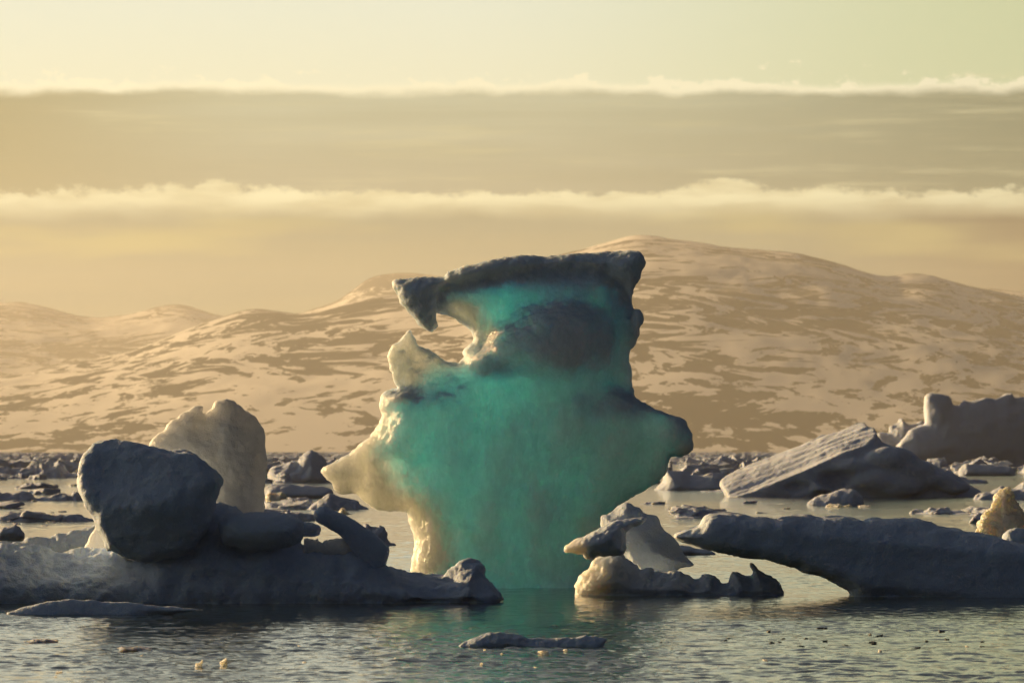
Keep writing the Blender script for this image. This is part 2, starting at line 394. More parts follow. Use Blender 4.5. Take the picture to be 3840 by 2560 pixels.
def hills(ridge, y0, y1, amp, seed, foot=None, nx=700, ny=170, xr=None):
    rp = np.array(ridge); xpx = np.linspace(xr[0], xr[1], nx); t = np.linspace(0, 1, ny)
    X0, T = np.meshgrid(xpx, t)
    Yg = y0 + (y1 - y0) * T * 1.15
    Hh = np.interp(X0, rp[:, 0], (HOR - rp[:, 1])) / F_PX * y1 + CAM_H
    kk = np.exp(-np.linspace(-2.5, 2.5, 25) ** 2); kk /= kk.sum()
    hp = np.convolve(np.pad(Hh[0], 12, mode='edge'), kk, 'valid') / max(1e-6, 1)
    kw = np.exp(-np.linspace(-2.5, 2.5, 161) ** 2); kw /= kw.sum()
    hw = np.convolve(np.pad(hp, 80, mode='edge'), kw, 'valid')
    wT = sst(0.35, 0.85, T); Hh = hp[None, :] * wT + hw[None, :] * (1 - wT)
    X = (X0 - CX) / F_PX * Yg
    shape = np.where(T < 0.87, np.sin(np.clip(T / 0.87, 0, 1) * math.pi / 2) ** 1.15, 1 - ((T - 0.87) / 0.13) ** 2 * 0.25)
    nz = 0.5 * fbm(X / 420, Yg / 700, X * 0, 6, seed) + 0.25 * fbm(X / 90, Yg / 260, X * 0, 4, seed + 7)
    Z = Hh * shape + amp * nz * np.clip(T * 4, 0, 1) * (0.35 + 0.65 * np.sin(np.clip(T / 0.87, 0, 1) * math.pi))
    Z = Z + np.exp(-((T - 0.85) / 0.07) ** 2) * (6 * fbm(X / 110, Yg / 400, X * 0, 5, seed + 20) + 3) * (y1 / 11500)
    Z = np.where(T == 0, -5, Z)
    V = np.stack([X, Yg, Z], -1).reshape(-1, 3)
    i = np.arange(ny - 1)[:, None]; j = np.arange(nx - 1)[None, :]; b0 = (i * nx + j).ravel()
    me = mesh_from('hills', V, np.stack([b0, b0 + 1, b0 + nx + 1, b0 + nx], 1), HM)
    me.attributes.new('crest', 'FLOAT', 'POINT').data.foreach_set('value', np.exp(-((T - 0.84) / 0.07) ** 2).ravel().astype(np.float32))
    tag(link('hills', me), kind='structure')
ridgeA = [(-1500, 1500), (-400, 1440)] + cM([(0,985),(150,965),(280,930),(450,900),(650,865),(780,840),(900,790),(1000,750),(1130,690),(1230,665),(1380,610),(1440,588),(1550,590),(1650,605),(1760,625),(1850,630),(1950,590),(2050,550),(2150,515),(2250,505),(2352,510)]) + \
    [(1700, 1110), (2000, 1010), (2200, 955)] + cN([(0,100),(50,85),(80,65),(150,58),(250,62),(300,85),(400,95),(500,110),(650,135),(800,145),(1000,158),(1150,185),(1300,230),(1400,260),(1500,300),(1570,325),(1600,310),(1680,285),(1780,290),(1850,295),(1900,330),(2000,350),(2200,380),(2352,420)]) + [(4300, 1250), (5400, 1420)]
hills(ridgeA, 7000, 11500, 20, 3, xr=(-1400, 5300))
ridgeC = [(-1500, 1120), (-500, 1130)] + cM([(0,545),(150,545),(300,580),(450,625),(600,640),(800,610),(950,560),(1050,550),(1150,575),(1250,620),(1500,640),(1800,600),(1980,550),(2100,450),(2150,400),(2200,385),(2352,365)]) + [(1800, 1060), (2400, 1200), (3300, 1140), (3700, 1090), (4200, 1150), (5400, 1300)]
hills(ridgeC, 12500, 17500, 26, 9, xr=(-1400, 5300))

# ------------------------------------------------------------------ haze
def make_haze():
    m = bpy.data.materials.new('haze'); m.use_nodes = True; t = NT(m.node_tree)
    t.n.remove(t.n['Principled BSDF']); v = t.new('ShaderNodeVolumePrincipled')
    v.inputs['Color'].default_value = HAZE_COL; v.inputs['Density'].default_value = HAZE_D; v.inputs['Anisotropy'].default_value = 0.5
    t.l.new(v.outputs[0], t.n['Material Output'].inputs['Volume'])
    x0, x1, y0, y1, z0, z1 = -9500, 9500, -500, 20500, -6, 640
    V = np.array([(x, y, z) for x in (x0, x1) for y in (y0, y1) for z in (z0, z1)], float)
    Q = np.array([(0,1,3,2),(4,6,7,5),(0,4,5,1),(2,3,7,6),(0,2,6,4),(1,5,7,3)])
    o = link('haze', mesh_from('haze', V, Q, m, False)); tag(o, kind='stuff')
HAZE_COL = (0.97, 0.94, 0.88, 1); HAZE_D = 4.5e-5
make_haze()

# ------------------------------------------------------------------ ice materials
BERG = ice_material('green_glacier_ice', (0.66, 0.80, 0.95), (0.905, 0.971, 0.982), (1.0, 0.82, 0.55), (0.75, 2.2, 2.7), 0.30, 1.0, rough=0.25, bumps=((0.5, 7, 0.06), (0.6, 22, 0.03), (0.6, 70, 0.012)), stretch=(1, 1, 0.6), mottle=0.34, msc=4.0, pale=((0.970, 0.960, 0.925), (1.05, 1.1, 0.95)))
SNOW = ice_material('packed_snow', (0.66, 0.78, 0.97), (0.8, 0.85, 0.9), (1.0, 0.82, 0.55), (1, 1, 1), 0.07, 0.1, fixed=1.0, rough=0.3, bumps=((0.5, 6, 0.08), (0.6, 24, 0.03), (0.7, 80, 0.012)))
PALE = ice_material('clear_pale_ice', (0.8, 0.83, 0.9), (0.965, 0.96, 0.95), (1, .9, .8), (1.0, 1.0, 0.95), 0.06, 0.27, fixed=0.0, rough=0.3, bumps=((0.5, 10, 0.04), (0.6, 40, 0.02)))
FROST = ice_material('translucent_snow_crust', (0.66, 0.78, 0.97), (0.95, 0.94, 0.88), (1.0, 0.82, 0.55), (1.0, 0.9, 0.7), 0.07, 0.45, rough=0.4, bumps=((0.5, 8, 0.05), (0.6, 34, 0.02)))
AMBER = ice_material('granular_ice', (0.8, 0.83, 0.9), (0.94, 0.925, 0.87), (1, .9, .8), (1.0, 0.9, 0.6), 0.06, 0.30, fixed=0.0, rough=0.2, bumps=((1.0, 14, 0.06), (1.0, 34, 0.03)))
FAR = ice_material('pack_ice_snow', (0.66, 0.74, 0.92), (0.8, 0.85, 0.9), (1.0, 0.8, 0.5), (1, 1, 1), 0.12, 0.1, fixed=1.0, rough=0.5, bumps=((0.5, 3, 0.12), (0.5, 12, 0.05)))

def wet():
    m, t, p, tc = mat_new('wet_dark_ice')
    p.inputs['Base Color'].default_value = (0.16, 0.17, 0.17, 1); p.inputs['Roughness'].default_value = 0.35; p.inputs['IOR'].default_value = 1.31
    t.put(p.inputs['Normal'], t.bump(t.noise(t.new('ShaderNodeNewGeometry').outputs['Position'], 30, 3, 0.6), 0.6, 0.03))
    return m
WET = wet()
def P3(p, d, y=0.0):
    x, z = W(p[0], p[1], d); return (x, d + y, z)
def wpoly(pts, d): return [W(x, y, d) for x, y in pts]
def bbox(pts, pad=0.1):
    a = np.array(pts); return a[:, 0].min() - pad, a[:, 0].max() + pad, a[:, 1].min() - pad, a[:, 1].max() + pad

# ------------------------------------------------------------------ the great green berg
DB = 125.0
def at_world(o, parent):
    o.matrix_parent_inverse = Matrix.Translation(-Vector(parent.location)); return o
beak_l = [(735,548),(700,530),(670,500),(630,465),(600,430),(560,390),(545,350),(520,300),(515,265),(530,250),(600,240),(700,232)]
top = [(800,238),(815,215),(870,200),(900,178),(1000,160),(1100,135),(1200,122),(1350,120),(1480,100),(1650,97),(1830,92),(1880,98),(1898,125),(1905,160),(1890,190),(1880,240),(1850,300),(1840,345)]
body_px = c1([(757,430),(757,330),(780,260)] + top + [(1850,375),(1855,400),(1885,410),(1905,440),(1905,480),(1880,520),(1878,570),(1860,610),(1840,640),(1835,680),(1840,720),(1845,770),(1850,830),(1860,885),(1900,920),(1960,960),(2040,995),(2090,1010)]) + \
    c2([(2120,120),(2140,155),(2160,190),(2165,225),(2175,262),(2160,285),(2130,298),(2090,300),(2045,304),(2030,340),(2020,390),(2000,430),(1960,470),(1920,500),(1880,530),(1830,560),(1770,600),(1720,650),(1700,760),(1680,880),(1630,960),(1590,1040),(1580,1150),(590,1150),(600,1060),(610,960),(612,900),(625,840),(635,780),(622,720),(612,660),(600,612),(575,612),(520,608),(450,603),(400,580),(360,550),(320,525),(270,515),(225,510),(190,490),(180,455),(140,430),(115,400),(112,380),(130,355),(170,345),(210,330),(260,305),(300,275),(340,235),(380,200),(410,160),(440,120),(455,90),(440,60),(438,20)]) + \
    c1([(440,930),(455,890),(480,865),(510,855),(550,850),(530,820),(520,790),(515,765),(500,745),(505,720),(490,700),(482,670),(490,635),(515,605),(555,575),(580,545),(600,520),(615,513),(630,530),(640,560),(660,600),(690,620),(720,630),(760,655),(800,690),(840,708),(880,715),(905,700),(918,675),(905,650),(940,625),(970,600),(978,570),(960,530),(920,490),(860,460),(800,445)])
cap_px = c1(beak_l + top + [(1822,345),(1800,280),(1700,225),(1500,205),(1300,212),(1100,235),(980,262),(900,275),(850,270),(800,290),(768,330),(757,400),(757,480),(765,510)])
def g2(X, Z, p, rx, rz, a, d=DB):      # soft bump in (x, z), sizes in metres
    cx, cz = W(p[0], p[1], d); return a * np.exp(-((X - cx) / rx) ** 2 - ((Z - cz) / rz) ** 2)
def q1(x, y): return c1([(x, y)])[0]
def q2(x, y): return c2([(x, y)])[0]
def berg_field(X, Y, Z):
    d2 = poly_sdf(X + 0 * Z, Z + 0 * X, wpoly(body_px, DB))
    s = np.clip(-d2, 0, 3)
    T = 0.16 + 0.55 * (1 - np.exp(-s / 0.5))
    T = T + g2(X, Z, q2(1150, 620), 1.3, 1.9, 0.38) + g2(X, Z, q1(1470, 500), 1.1, 1.3, 0.45) + g2(X, Z, q2(1500, 150), 1.2, 0.8, 0.25)
    T = T * (1 - 0.55 * np.exp(-((X - W(*q2(380, 430), DB)[0]) / 1.0) ** 2) * sst(2.0, 3.0, W(1, q2(0, 430)[1], DB)[1] + 1.9 - Z + 1.2))
    T = T - g2(X, Z, q1(1770, 600), 0.35, 1.5, 0.35) - g2(X, Z, q1(620, 700), 0.6, 0.8, 0.30) - g2(X, Z, q1(900, 420), 0.5, 0.4, 0.2)
    T = np.maximum(T, 0.12)
    yc = 0.25 * np.sin(X * 0.9 + 0.4) + 0.12 * np.sin(Z * 1.3)
    f = rext(d2[:, :, :] if d2.ndim == 3 else d2, np.abs(Y - DB - yc) - T, 0.10)
    lump = smin(ell(X, Y, Z, P3(q1(1420, 590), DB, -0.62), (1.25, 0.62, 0.62)), ell(X, Y, Z, P3(q1(1230, 670), DB, -0.6), (0.8, 0.5, 0.30)), 0.4)
    f = smin(f, lump, 0.55)
    f = smin(f, ell(X, Y, Z, P3(q1(1040, 725), DB, -0.55), (0.38, 0.55, 0.34)), 0.12)
    f = smin(f, ell(X, Y, Z, P3(q1(560, 905), DB, -0.15), (0.42, 0.75, 0.20)), 0.15)
    f = smin(f, caps(X, Y, Z, P3(q1(760, 930), DB, -0.45), P3(q1(980, 850), DB, -0.6), 0.16, 0.2), 0.25)
    f = smin(f, caps(X, Y, Z, P3(q2(1700, 40), DB, -0.3), P3(q2(2060, 150), DB, -0.15), 0.42, 0.25), 0.25)
    f = smin(f, ell(X, Y, Z, P3(q1(1870, 480), DB, -0.1), (0.16, 0.35, 0.38)), 0.08)
    f = f + 0.05 * np.sin(X * 5.2 + 1.5 * np.sin(Z * 1.1) + 0.6 * Y) * sst(4.6, 3.4, Z) * sst(-0.2, 0.6, Z + 0.6)
    f = f - g2(X, Z, q2(1310, 600), 0.22, 1.2, 0.14) * (Y < DB)
    # shadowed channel between the belly and the right-hand column, and the bowl under the cap
    f = smax(f, -caps(X, Y, Z, P3(q1(1735, 420), DB, -1.15), P3(q1(1700, 860), DB, -1.15), 0.42, 0.5), 0.2)
    f = smax(f, -ell(X, Y, Z, P3(q1(1380, 330), DB, -1.75), (1.5, 0.9, 0.45)), 0.35)
    f = smax(f, -ell(X, Y, Z, P3(q1(900, 520), DB, -0.9), (0.75, 0.7, 0.6)), 0.15)
    f = smax(f, -caps(X, Y, Z, P3(q2(520, 380), DB, -0.75), P3(q2(560, 900), DB, -0.95), 0.33, 0.4), 0.2)
    dc = poly_sdf(X + 0 * Z, Z + 0 * X, wpoly(cap_px, DB))
    Tc = 0.34 + 0.50 * (1 - np.exp(-np.clip(-dc, 0, 3) / 0.35)) * sst(-3.6, -2.2, X)
    f = smin(smax(d2, f, 0.05), rext(dc, np.abs(Y - DB + 0.05 - 0.12 * np.sin(X * 1.1)) - Tc, 0.2), 0.28)
    return smax(np.minimum(d2, dc), f, 0.04)            # never beyond the outline seen against the hills
def berg_snow(V, N):
    X, Z = V[:, 0], V[:, 2]; n = 0.6 * fbm(X / 0.8, V[:, 1] / 0.8, Z / 0.6, 3, 5)
    inside = np.clip(-poly_sdf(X, Z, wpoly(body_px, DB)), 0, 3)
    s = 0.30 * sst(0.3, 1.0, N[:, 2] + n * 0.3) + 0.16 * sst(3.8, 5.4, Z) * sst(-2.6, -1.4, X)
    dc = poly_sdf(X, Z, wpoly(cap_px, DB))
    s = s + 1.0 * np.exp(-np.clip(dc, 0, 9) / 0.22) + 0.12 * np.exp(-np.clip(dc, 0, 9) / 0.8)
    s = s + g2(X, Z, q1(1480, 620), 1.30, 0.48, 0.42) + g2(X, Z, q1(1030, 730), 0.42, 0.36, 0.5) + g2(X, Z, q1(1500, 450), 0.9, 0.5, 0.22)
    s = s + g2(X, Z, q1(580, 905), 0.7, 0.34, 0.45) + g2(X, Z, q1(850, 860), 0.6, 0.4, 0.25) + g2(X, Z, q2(1850, 40), 1.1, 0.42, 0.45) + g2(X, Z, q2(2120, 150), 0.35, 0.4, 0.5)
    s = s + g2(X, Z, q1(1880, 470), 0.2, 0.4, 0.8)
    s = s + 0.45 * np.exp(-inside / 0.10) + g2(X, Z, q1(560, 720), 0.3, 0.5, 0.35)
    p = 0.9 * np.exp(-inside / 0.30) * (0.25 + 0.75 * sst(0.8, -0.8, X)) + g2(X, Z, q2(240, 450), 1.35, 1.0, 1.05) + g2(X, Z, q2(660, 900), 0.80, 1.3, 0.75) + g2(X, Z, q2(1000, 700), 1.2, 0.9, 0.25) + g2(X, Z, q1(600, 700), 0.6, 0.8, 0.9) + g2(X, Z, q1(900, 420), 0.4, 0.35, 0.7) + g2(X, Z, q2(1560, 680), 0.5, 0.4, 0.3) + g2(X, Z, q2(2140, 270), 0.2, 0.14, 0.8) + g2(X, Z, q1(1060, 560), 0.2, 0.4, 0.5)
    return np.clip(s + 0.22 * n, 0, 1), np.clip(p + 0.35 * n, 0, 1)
def leg_ridges(V, Q):      # melt flutes down the sunlit left leg and inside the arch
    X, Z = V[:, 0], V[:, 2]; N = vnormals(V, Q)
    mk = np.clip(g2(X, Z, q2(640, 860), 0.35, 1.0, 1.2) + g2(X, Z, q2(590, 480), 0.25, 0.7, 0.9) + g2(X, Z, q1(1010, 460), 0.25, 0.45, 0.9), 0, 1)
    rd = np.abs(vnoise(X / 0.10 + Z * 0.9, V[:, 1] / 0.10, Z / 0.55, 77))
    return V + N * (mk * 0.05 * (0.35 - rd))[:, None]
bx = bbox(wpoly(body_px + cap_px, DB))
berg = build('iceberg', berg_field, (bx[0], bx[1], DB - 2.2, DB + 1.9, -0.7, bx[3]), 0.04, BERG, disp=((0.09, 0.9), (0.035, 0.16), (0.022, 0.07)), seed=1, snow=berg_snow, post=leg_ridges)
tag(berg, 'tall emerald green iceberg with dark snow cap and hooked beak arching over a round opening', 'iceberg')
# ------------------------------------------------------------------ single floes traced one by one
def slab(name, pts, d, T, mat, label, cat, h=0.04, edge=0.08, grow=0.4, r=0.12, disp=((0.06, 0.5), (0.025, 0.13)), shear=0.0, seed=3, extra=None, group=None, bottom=None, relax=1, tilt=0.0, yaw=0.0, parent=None, snow=None, ridged=0.0):
    w = wpoly(pts, d)
    bx = bbox(w)
    zb = -0.6 if bottom is None else bottom
    def f(X, Y, Z):
        Zs = Z + shear * (d + T - Y)
        d2 = poly_sdf(X + 0 * Zs, Zs + 0 * X, w)
        Tm = edge + (T - edge) * (1 - np.exp(-np.clip(-d2, 0, 5) / grow))
        v = rext(d2, np.abs(Y - d - tilt * (Z - 1) - yaw * (X - w[0][0]) * (X < 1e9)) - Tm, min(r, edge * 0.9))
        if extra is not None: v = extra(X, Y, Z, v)
        return v
    o = build(name, f, (bx[0], bx[1], d - T - 0.5 - abs(tilt) * 3 - yaw * 2, d + T + 0.3 + abs(tilt) * 3 + yaw * (bx[1] - bx[0]), max(bx[2], zb) , bx[3]), h, mat, disp=disp, seed=seed, relax=relax, snow=snow, ridged=ridged)
    if parent is None: tag(o, label, cat, group)
    else: o.parent = parent; at_world(o, parent)
    return o

# left foreground group
floe_px = cD([(-120,1250),(0,1250),(100,1252),(230,1258),(300,1250),(400,1215),(470,1168),(500,1158),(530,1172),(560,1195),(690,1210),(697,1246),(740,1249),(790,1249),(820,1247),(850,1255),(886,1290),(909,1303),(937,1314),(979,1319),(1030,1321)]) + \
    c2([(850,945),(900,905),(940,888),(1000,888),(1020,920),(1025,950),(1050,975),(1090,1005),(1115,1040),(1140,1080),(1150,1095),(1120,1120)]) + cD([(1130,1420),(-120,1420)])
def ex_floe(X, Y, Z, v):
    v = smin(v, caps(X, Y, Z, P3((-100, 2225), 112, 0), P3((1500, 2235), 112, 0.2), 0.32, 0.2), 0.35)
    v = smax(v, -caps(X, Y, Z, P3((-200, 2262), 110.9, -0.15), P3((2000, 2252), 110.9, -0.15), 0.12), 0.1)
    return v
slab('ice_floe', floe_px, 113.2, 1.7, SNOW, 'long low snow covered floe across the left foreground carrying several dark ice blocks', 'ice floe', h=0.04, edge=0.3, grow=0.7, r=0.25, disp=((0.16, 0.9), (0.08, 0.30), (0.03, 0.10), (0.012, 0.05)), extra=ex_floe, seed=4)
boulder_px = c3([(610,350),(680,338),(720,350),(760,348),(860,368),(940,390),(1040,420),(1140,418),(1200,435),(1270,480),(1330,530),(1365,580),(1362,620),(1340,670),(1320,710),(1290,800),(1260,900),(1180,1000),(1080,1060),(900,1085),(760,1060),(690,1025),(665,1020),(650,980),(600,890),(560,800),(520,740),(490,670),(480,600),(485,540),(500,490),(520,440),(555,390),(580,360)])
def ex_b(X, Y, Z, v):
    # upper face leans back, lower face is undercut: two planes meeting along a brow
    xb, zb = W(640, 1885, 112); k = 0.16
    brow = zb + (X - xb) * 0.10
    front = (112 - 1.25) + np.where(Z > brow, (Z - brow) * 0.75, (brow - Z) * 0.55) + 0.05 * np.sin(X * 3)
    return smax(v, (front - Y) * 0.8, k)
slab('ice_block', boulder_px, 112.0, 1.3, SNOW, 'big dark blue rounded ice block with glowing left edge standing on the left floe', 'ice block', h=0.04, edge=0.8, grow=0.5, r=0.3, disp=((0.08, 0.6), (0.03, 0.16), (0.012, 0.06)), extra=ex_b, seed=5, bottom=0.1)
slab('ice_block', cD([(500,1200),(525,1180),(560,1177),(640,1178),(672,1183),(695,1196),(699,1215),(692,1240),(672,1254),(640,1262),(560,1262),(510,1250)]), 111.9, 0.75, SNOW, 'low flat topped snow block lying right of the big dark block', 'ice block', edge=0.3, grow=0.3, r=0.2, seed=6, bottom=0.2)
heart_px = c3([(905,380),(950,310),(1000,270),(1030,235),(1100,190),(1150,150),(1200,133),(1245,133),(1245,175),(1260,175),(1290,150),(1320,110),(1360,97),(1400,88),(1440,100),(1480,135),(1540,190),(1580,235),(1610,270),(1630,320),(1635,400),(1640,470),(1640,560),(1630,640),(1625,740),(1610,790),(1600,960),(1300,960),(1000,760),(905,500)])
slab('ice_slab', heart_px, 114.3, 0.40, PALE, 'upright translucent rounded ice slab with notched top behind the big dark block', 'ice slab', edge=0.06, grow=0.55, r=0.055, disp=((0.06, 0.6), (0.04, 0.18), (0.02, 0.07)), seed=7, bottom=0.3)
slab('ice_shard', c3([(515,1005),(540,950),(565,905),(592,868),(640,920),(662,960),(672,1030),(520,1030)]), 114.6, 0.12, PALE, 'small bright triangular ice shard beside the foot of the big dark block', 'ice shard', h=0.025, edge=0.05, grow=0.2, r=0.045, disp=((0.02, 0.3), (0.01, 0.1)), seed=8, bottom=0.2)
slab('ice_ridge', c3([(-80,980),(0,965),(40,958),(62,978),(150,968),(170,945),(220,930),(300,938),(350,905),(410,908),(430,890),(500,886),(560,868),(590,852),(640,870),(640,1060),(-80,1060)]), 116.6, 0.5, SNOW, 'thin sloping snow ridge with gilded crest behind the left end of the floe', 'ice ridge', edge=0.14, grow=0.4, r=0.1, disp=((0.06, 0.4), (0.035, 0.12)), seed=9, bottom=-0.2)
slab('ice_slab', c4([(430,640),(470,615),(520,612),(590,640),(700,690),(800,745),(900,812),(1000,882),(1055,935),(1095,980),(1098,1015),(1080,1075),(1065,1140),(960,1170),(860,1110),(770,1020),(710,930),(650,860),(560,810),(500,780),(440,750),(415,710),(415,670)]), 112.6, 0.36, SNOW, 'finger shaped snow slab leaning down to the right on the left floe', 'ice slab', h=0.03, edge=0.24, grow=0.2, r=0.14, disp=((0.02, 0.5), (0.012, 0.1)), seed=10, bottom=0.2)
slab('ice_chunk', c4([(250,765),(340,750),(420,760),(480,790),(490,830),(470,870),(430,885),(370,885),(300,875),(250,880)]), 113.0, 0.3, SNOW, 'small grey ice chunk wedged left of the leaning finger slab', 'ice chunk', h=0.03, edge=0.12, grow=0.2, r=0.1, disp=((0.03, 0.3), (0.015, 0.1)), seed=11, bottom=0.2)
slab('ice_crust', c4([(325,1010),(332,900),(350,905),(365,890),(380,905),(400,895),(425,910),(450,900),(470,920),(480,915),(495,930),(520,905),(545,915),(560,900),(600,905),(640,890),(680,905),(700,895),(720,900),(760,930),(760,1090),(325,1090)]), 112.6, 0.12, PALE, 'ragged glowing yellow ice crust below the leaning finger slab', 'ice crust', h=0.02, edge=0.04, grow=0.25, r=0.035, disp=((0.03, 0.15), (0.02, 0.06)), seed=12, bottom=0.2)
slab('ice_floe', cD([(12,1406),(60,1390),(120,1378),(170,1374),(240,1380),(280,1383),(330,1388),(400,1392),(476,1399),(430,1406),(345,1412),(300,1440),(30,1440)]), 104.5, 0.75, SNOW, 'thin flat grey floe in front of the long left floe', 'ice floe', edge=0.1, grow=0.8, r=0.08, disp=((0.05, 0.5), (0.015, 0.12)), seed=13, bottom=-0.2)

# mushroom group right of the berg
base_px = c5([(278,1300),(280,1220),(300,1180),(330,1110),(380,1070),(430,1030),(445,990),(480,960),(530,935),(600,900),(700,890),(740,930),(760,960),(800,985),(830,1010),(860,1025),(880,1070),(920,1060),(960,1050),(1005,1060),(1000,1095),(1050,1070),(1100,1080),(1150,1080),(1200,1070),(1260,1085),(1290,1110),(1340,1110),(1380,1140),(1420,1145),(1450,1105),(1500,1105),(1560,1110),(1600,1140),(1640,1185),(1690,1180),(1710,1120),(1725,1075),(1780,1085),(1840,1110),(1900,1125),(1922,1095),(1888,1040),(1888,1005),(1905,996),(1940,1030),(1970,1075),(2020,1100),(2100,1145),(2160,1190),(2195,1240),(2205,1280),(2205,1400),(278,1400)])
slab('ice_floe', base_px, 118.7, 0.75, FROST, snow=lambda V, N: 1 - np.clip(g2(V[:, 0], V[:, 2], c5([(420, 1180)])[0], 0.75, 0.6, 1.1, 118.7), 0, 1), label='ragged low floe with pale domed left end and thumb shaped spike on its right end', cat='ice floe', h=0.03, edge=0.12, grow=0.45, r=0.1, disp=((0.05, 0.35), (0.03, 0.10), (0.012, 0.05)), seed=14, bottom=-0.4)
slab('ice_slab', c5([(178,880),(185,855),(215,830),(290,790),(370,755),(450,715),(540,665),(640,620),(760,600),(880,590),(952,588),(940,610),(880,650),(800,690),(752,725),(747,860),(735,925),(700,935),(600,935),(540,940),(470,935),(450,960),(400,968),(370,945),(360,920),(300,915),(230,905),(190,900)]), 118.0, 0.55, FROST, 'tilted wedge shaped slab balanced like a mushroom cap on the ragged floe', 'ice slab', h=0.03, edge=0.14, grow=0.3, r=0.12, disp=((0.05, 0.35), (0.025, 0.10), (0.01, 0.05)), seed=15, bottom=0.2, snow=lambda V, N: 1 - np.clip(g2(V[:, 0], V[:, 2], c5([(240, 890)])[0], 0.5, 0.3, 1.0, 118), 0, 1),
     extra=lambda X, Y, Z, v: smax(v, ((118.0 - 0.62) + (W(2300, 2020, 118.0)[1] + (X - W(2300, 0, 118.0)[0]) * 0.42 - Z).clip(0, 9) * 1.1 - Y) * 0.7, 0.06))
slab('ice_block', c5([(530,580),(600,560),(640,530),(690,490),(760,448),(800,460),(830,485),(870,480),(900,500),(925,540),(980,550),(1030,570),(1060,610),(1075,660),(1110,710),(1150,740),(1200,790),(1240,850),(1280,930),(1340,980),(1385,1010),(1380,1035),(1320,1045),(1260,1055),(1240,1075),(1150,1120),(900,1130),(800,1000),(740,920),(600,850),(545,700)]), 119.7, 0.7, SNOW, 'pointed grey ice block leaning behind the tilted wedge slab', 'ice block', edge=0.2, grow=0.4, r=0.15, disp=((0.07, 0.45), (0.025, 0.12)), seed=16, bottom=0.0)

# right foreground slab
right_px = c6([(145,955),(200,925),(240,910),(300,895),(330,850),(360,825),(450,822),(560,825),(640,842),(780,850),(830,840),(900,830),(980,828),(1060,845),(1130,835),(1200,838),(1290,850),(1345,870),(1390,845),(1500,852),(1590,840),(1680,840),(1760,860),(1820,890),(1880,910),(1930,905),(2000,935),(2100,950),(2200,970),(2280,1000),(2352,1015),(2600,1060),(2750,1100),(2760,1450),(1290,1450),(1275,1310),(1260,1290),(1200,1265),(1110,1225),(1050,1200),(960,1190),(905,1150),(840,1135),(700,1105),(560,1075),(420,1045),(300,1025),(200,990),(150,965)])
def ex_r(X, Y, Z, v):
    # front edge of the slab: the face below it is undercut, the top surface climbs to humps behind
    xa, za = W(2810, 1945, 117); xb, zb = W(3840, 2050, 117)
    edge = za + (X - xa) * (zb - za) / (xb - xa)
    front = 116.6 + np.where(Z > edge - 0.35, (Z - edge + 0.35) * 1.5, (edge - 0.35 - Z) * 0.30)
    low = 116.9 + np.where(Z < edge - 1.1, (edge - 1.1 - Z) * 1.0, 0)
    v = smax(v, (front - Y) * 0.7, 0.12)
    return smax(v, (low - Y) * 0.7, 0.1)
slab('ice_floe', right_px, 118.0, 1.5, SNOW, 'massive dark tilted floe with overhanging shadowed underside at the right edge', 'ice floe', h=0.045, edge=0.9, grow=0.4, r=0.3, disp=((0.07, 0.9), (0.03, 0.2), (0.018, 0.07)), seed=17, extra=ex_r, bottom=-0.4)
slab('ice_shard', c6([(2030,935),(2060,880),(2090,830),(2130,780),(2150,730),(2180,685),(2220,665),(2260,655),(2285,690),(2290,730),(2320,770),(2352,810),(2420,900),(2450,1000),(2450,1200),(2030,1200)]), 126.0, 0.36, AMBER, 'pointed amber granular ice shard glittering behind the right floe', 'ice shard', h=0.03, edge=0.08, grow=0.3, r=0.07, disp=((0.07, 0.3), (0.06, 0.09), (0.02, 0.05)), seed=18, bottom=-0.3)
slab('ice_block', c6([(2216,975),(2240,930),(2300,912),(2352,915),(2420,930),(2450,1000),(2450,1200),(2216,1200)]), 124.0, 0.4, SNOW, 'small rounded snow block in front of the amber shard', 'ice block', edge=0.15, grow=0.2, r=0.12, seed=19, bottom=-0.3)
slab('ice_floe', c5([(1150,840),(1230,828),(1330,845),(1430,865),(1530,890),(1580,915),(1580,950),(1150,950)]), 165, 0.8, SNOW, 'flat pale floe seen below the pointed tip of the right floe', 'ice floe', h=0.07, edge=0.15, grow=0.3, r=0.12, seed=20, bottom=-0.3)

# small floe nearest the camera
slab('ice_floe', cD([(1050,1482),(1075,1470),(1090,1462),(1120,1455),(1145,1450),(1170,1453),(1200,1461),(1225,1466),(1250,1466),(1290,1463),(1340,1461),(1396,1464),(1392,1478),(1380,1500),(1060,1500)]), 87.3, 0.4, SNOW, 'small low snowy floe alone on the water in front of the green iceberg', 'ice floe', h=0.02, edge=0.07, grow=0.25, r=0.06, disp=((0.05, 0.3), (0.02, 0.08)), seed=21, bottom=-0.15)

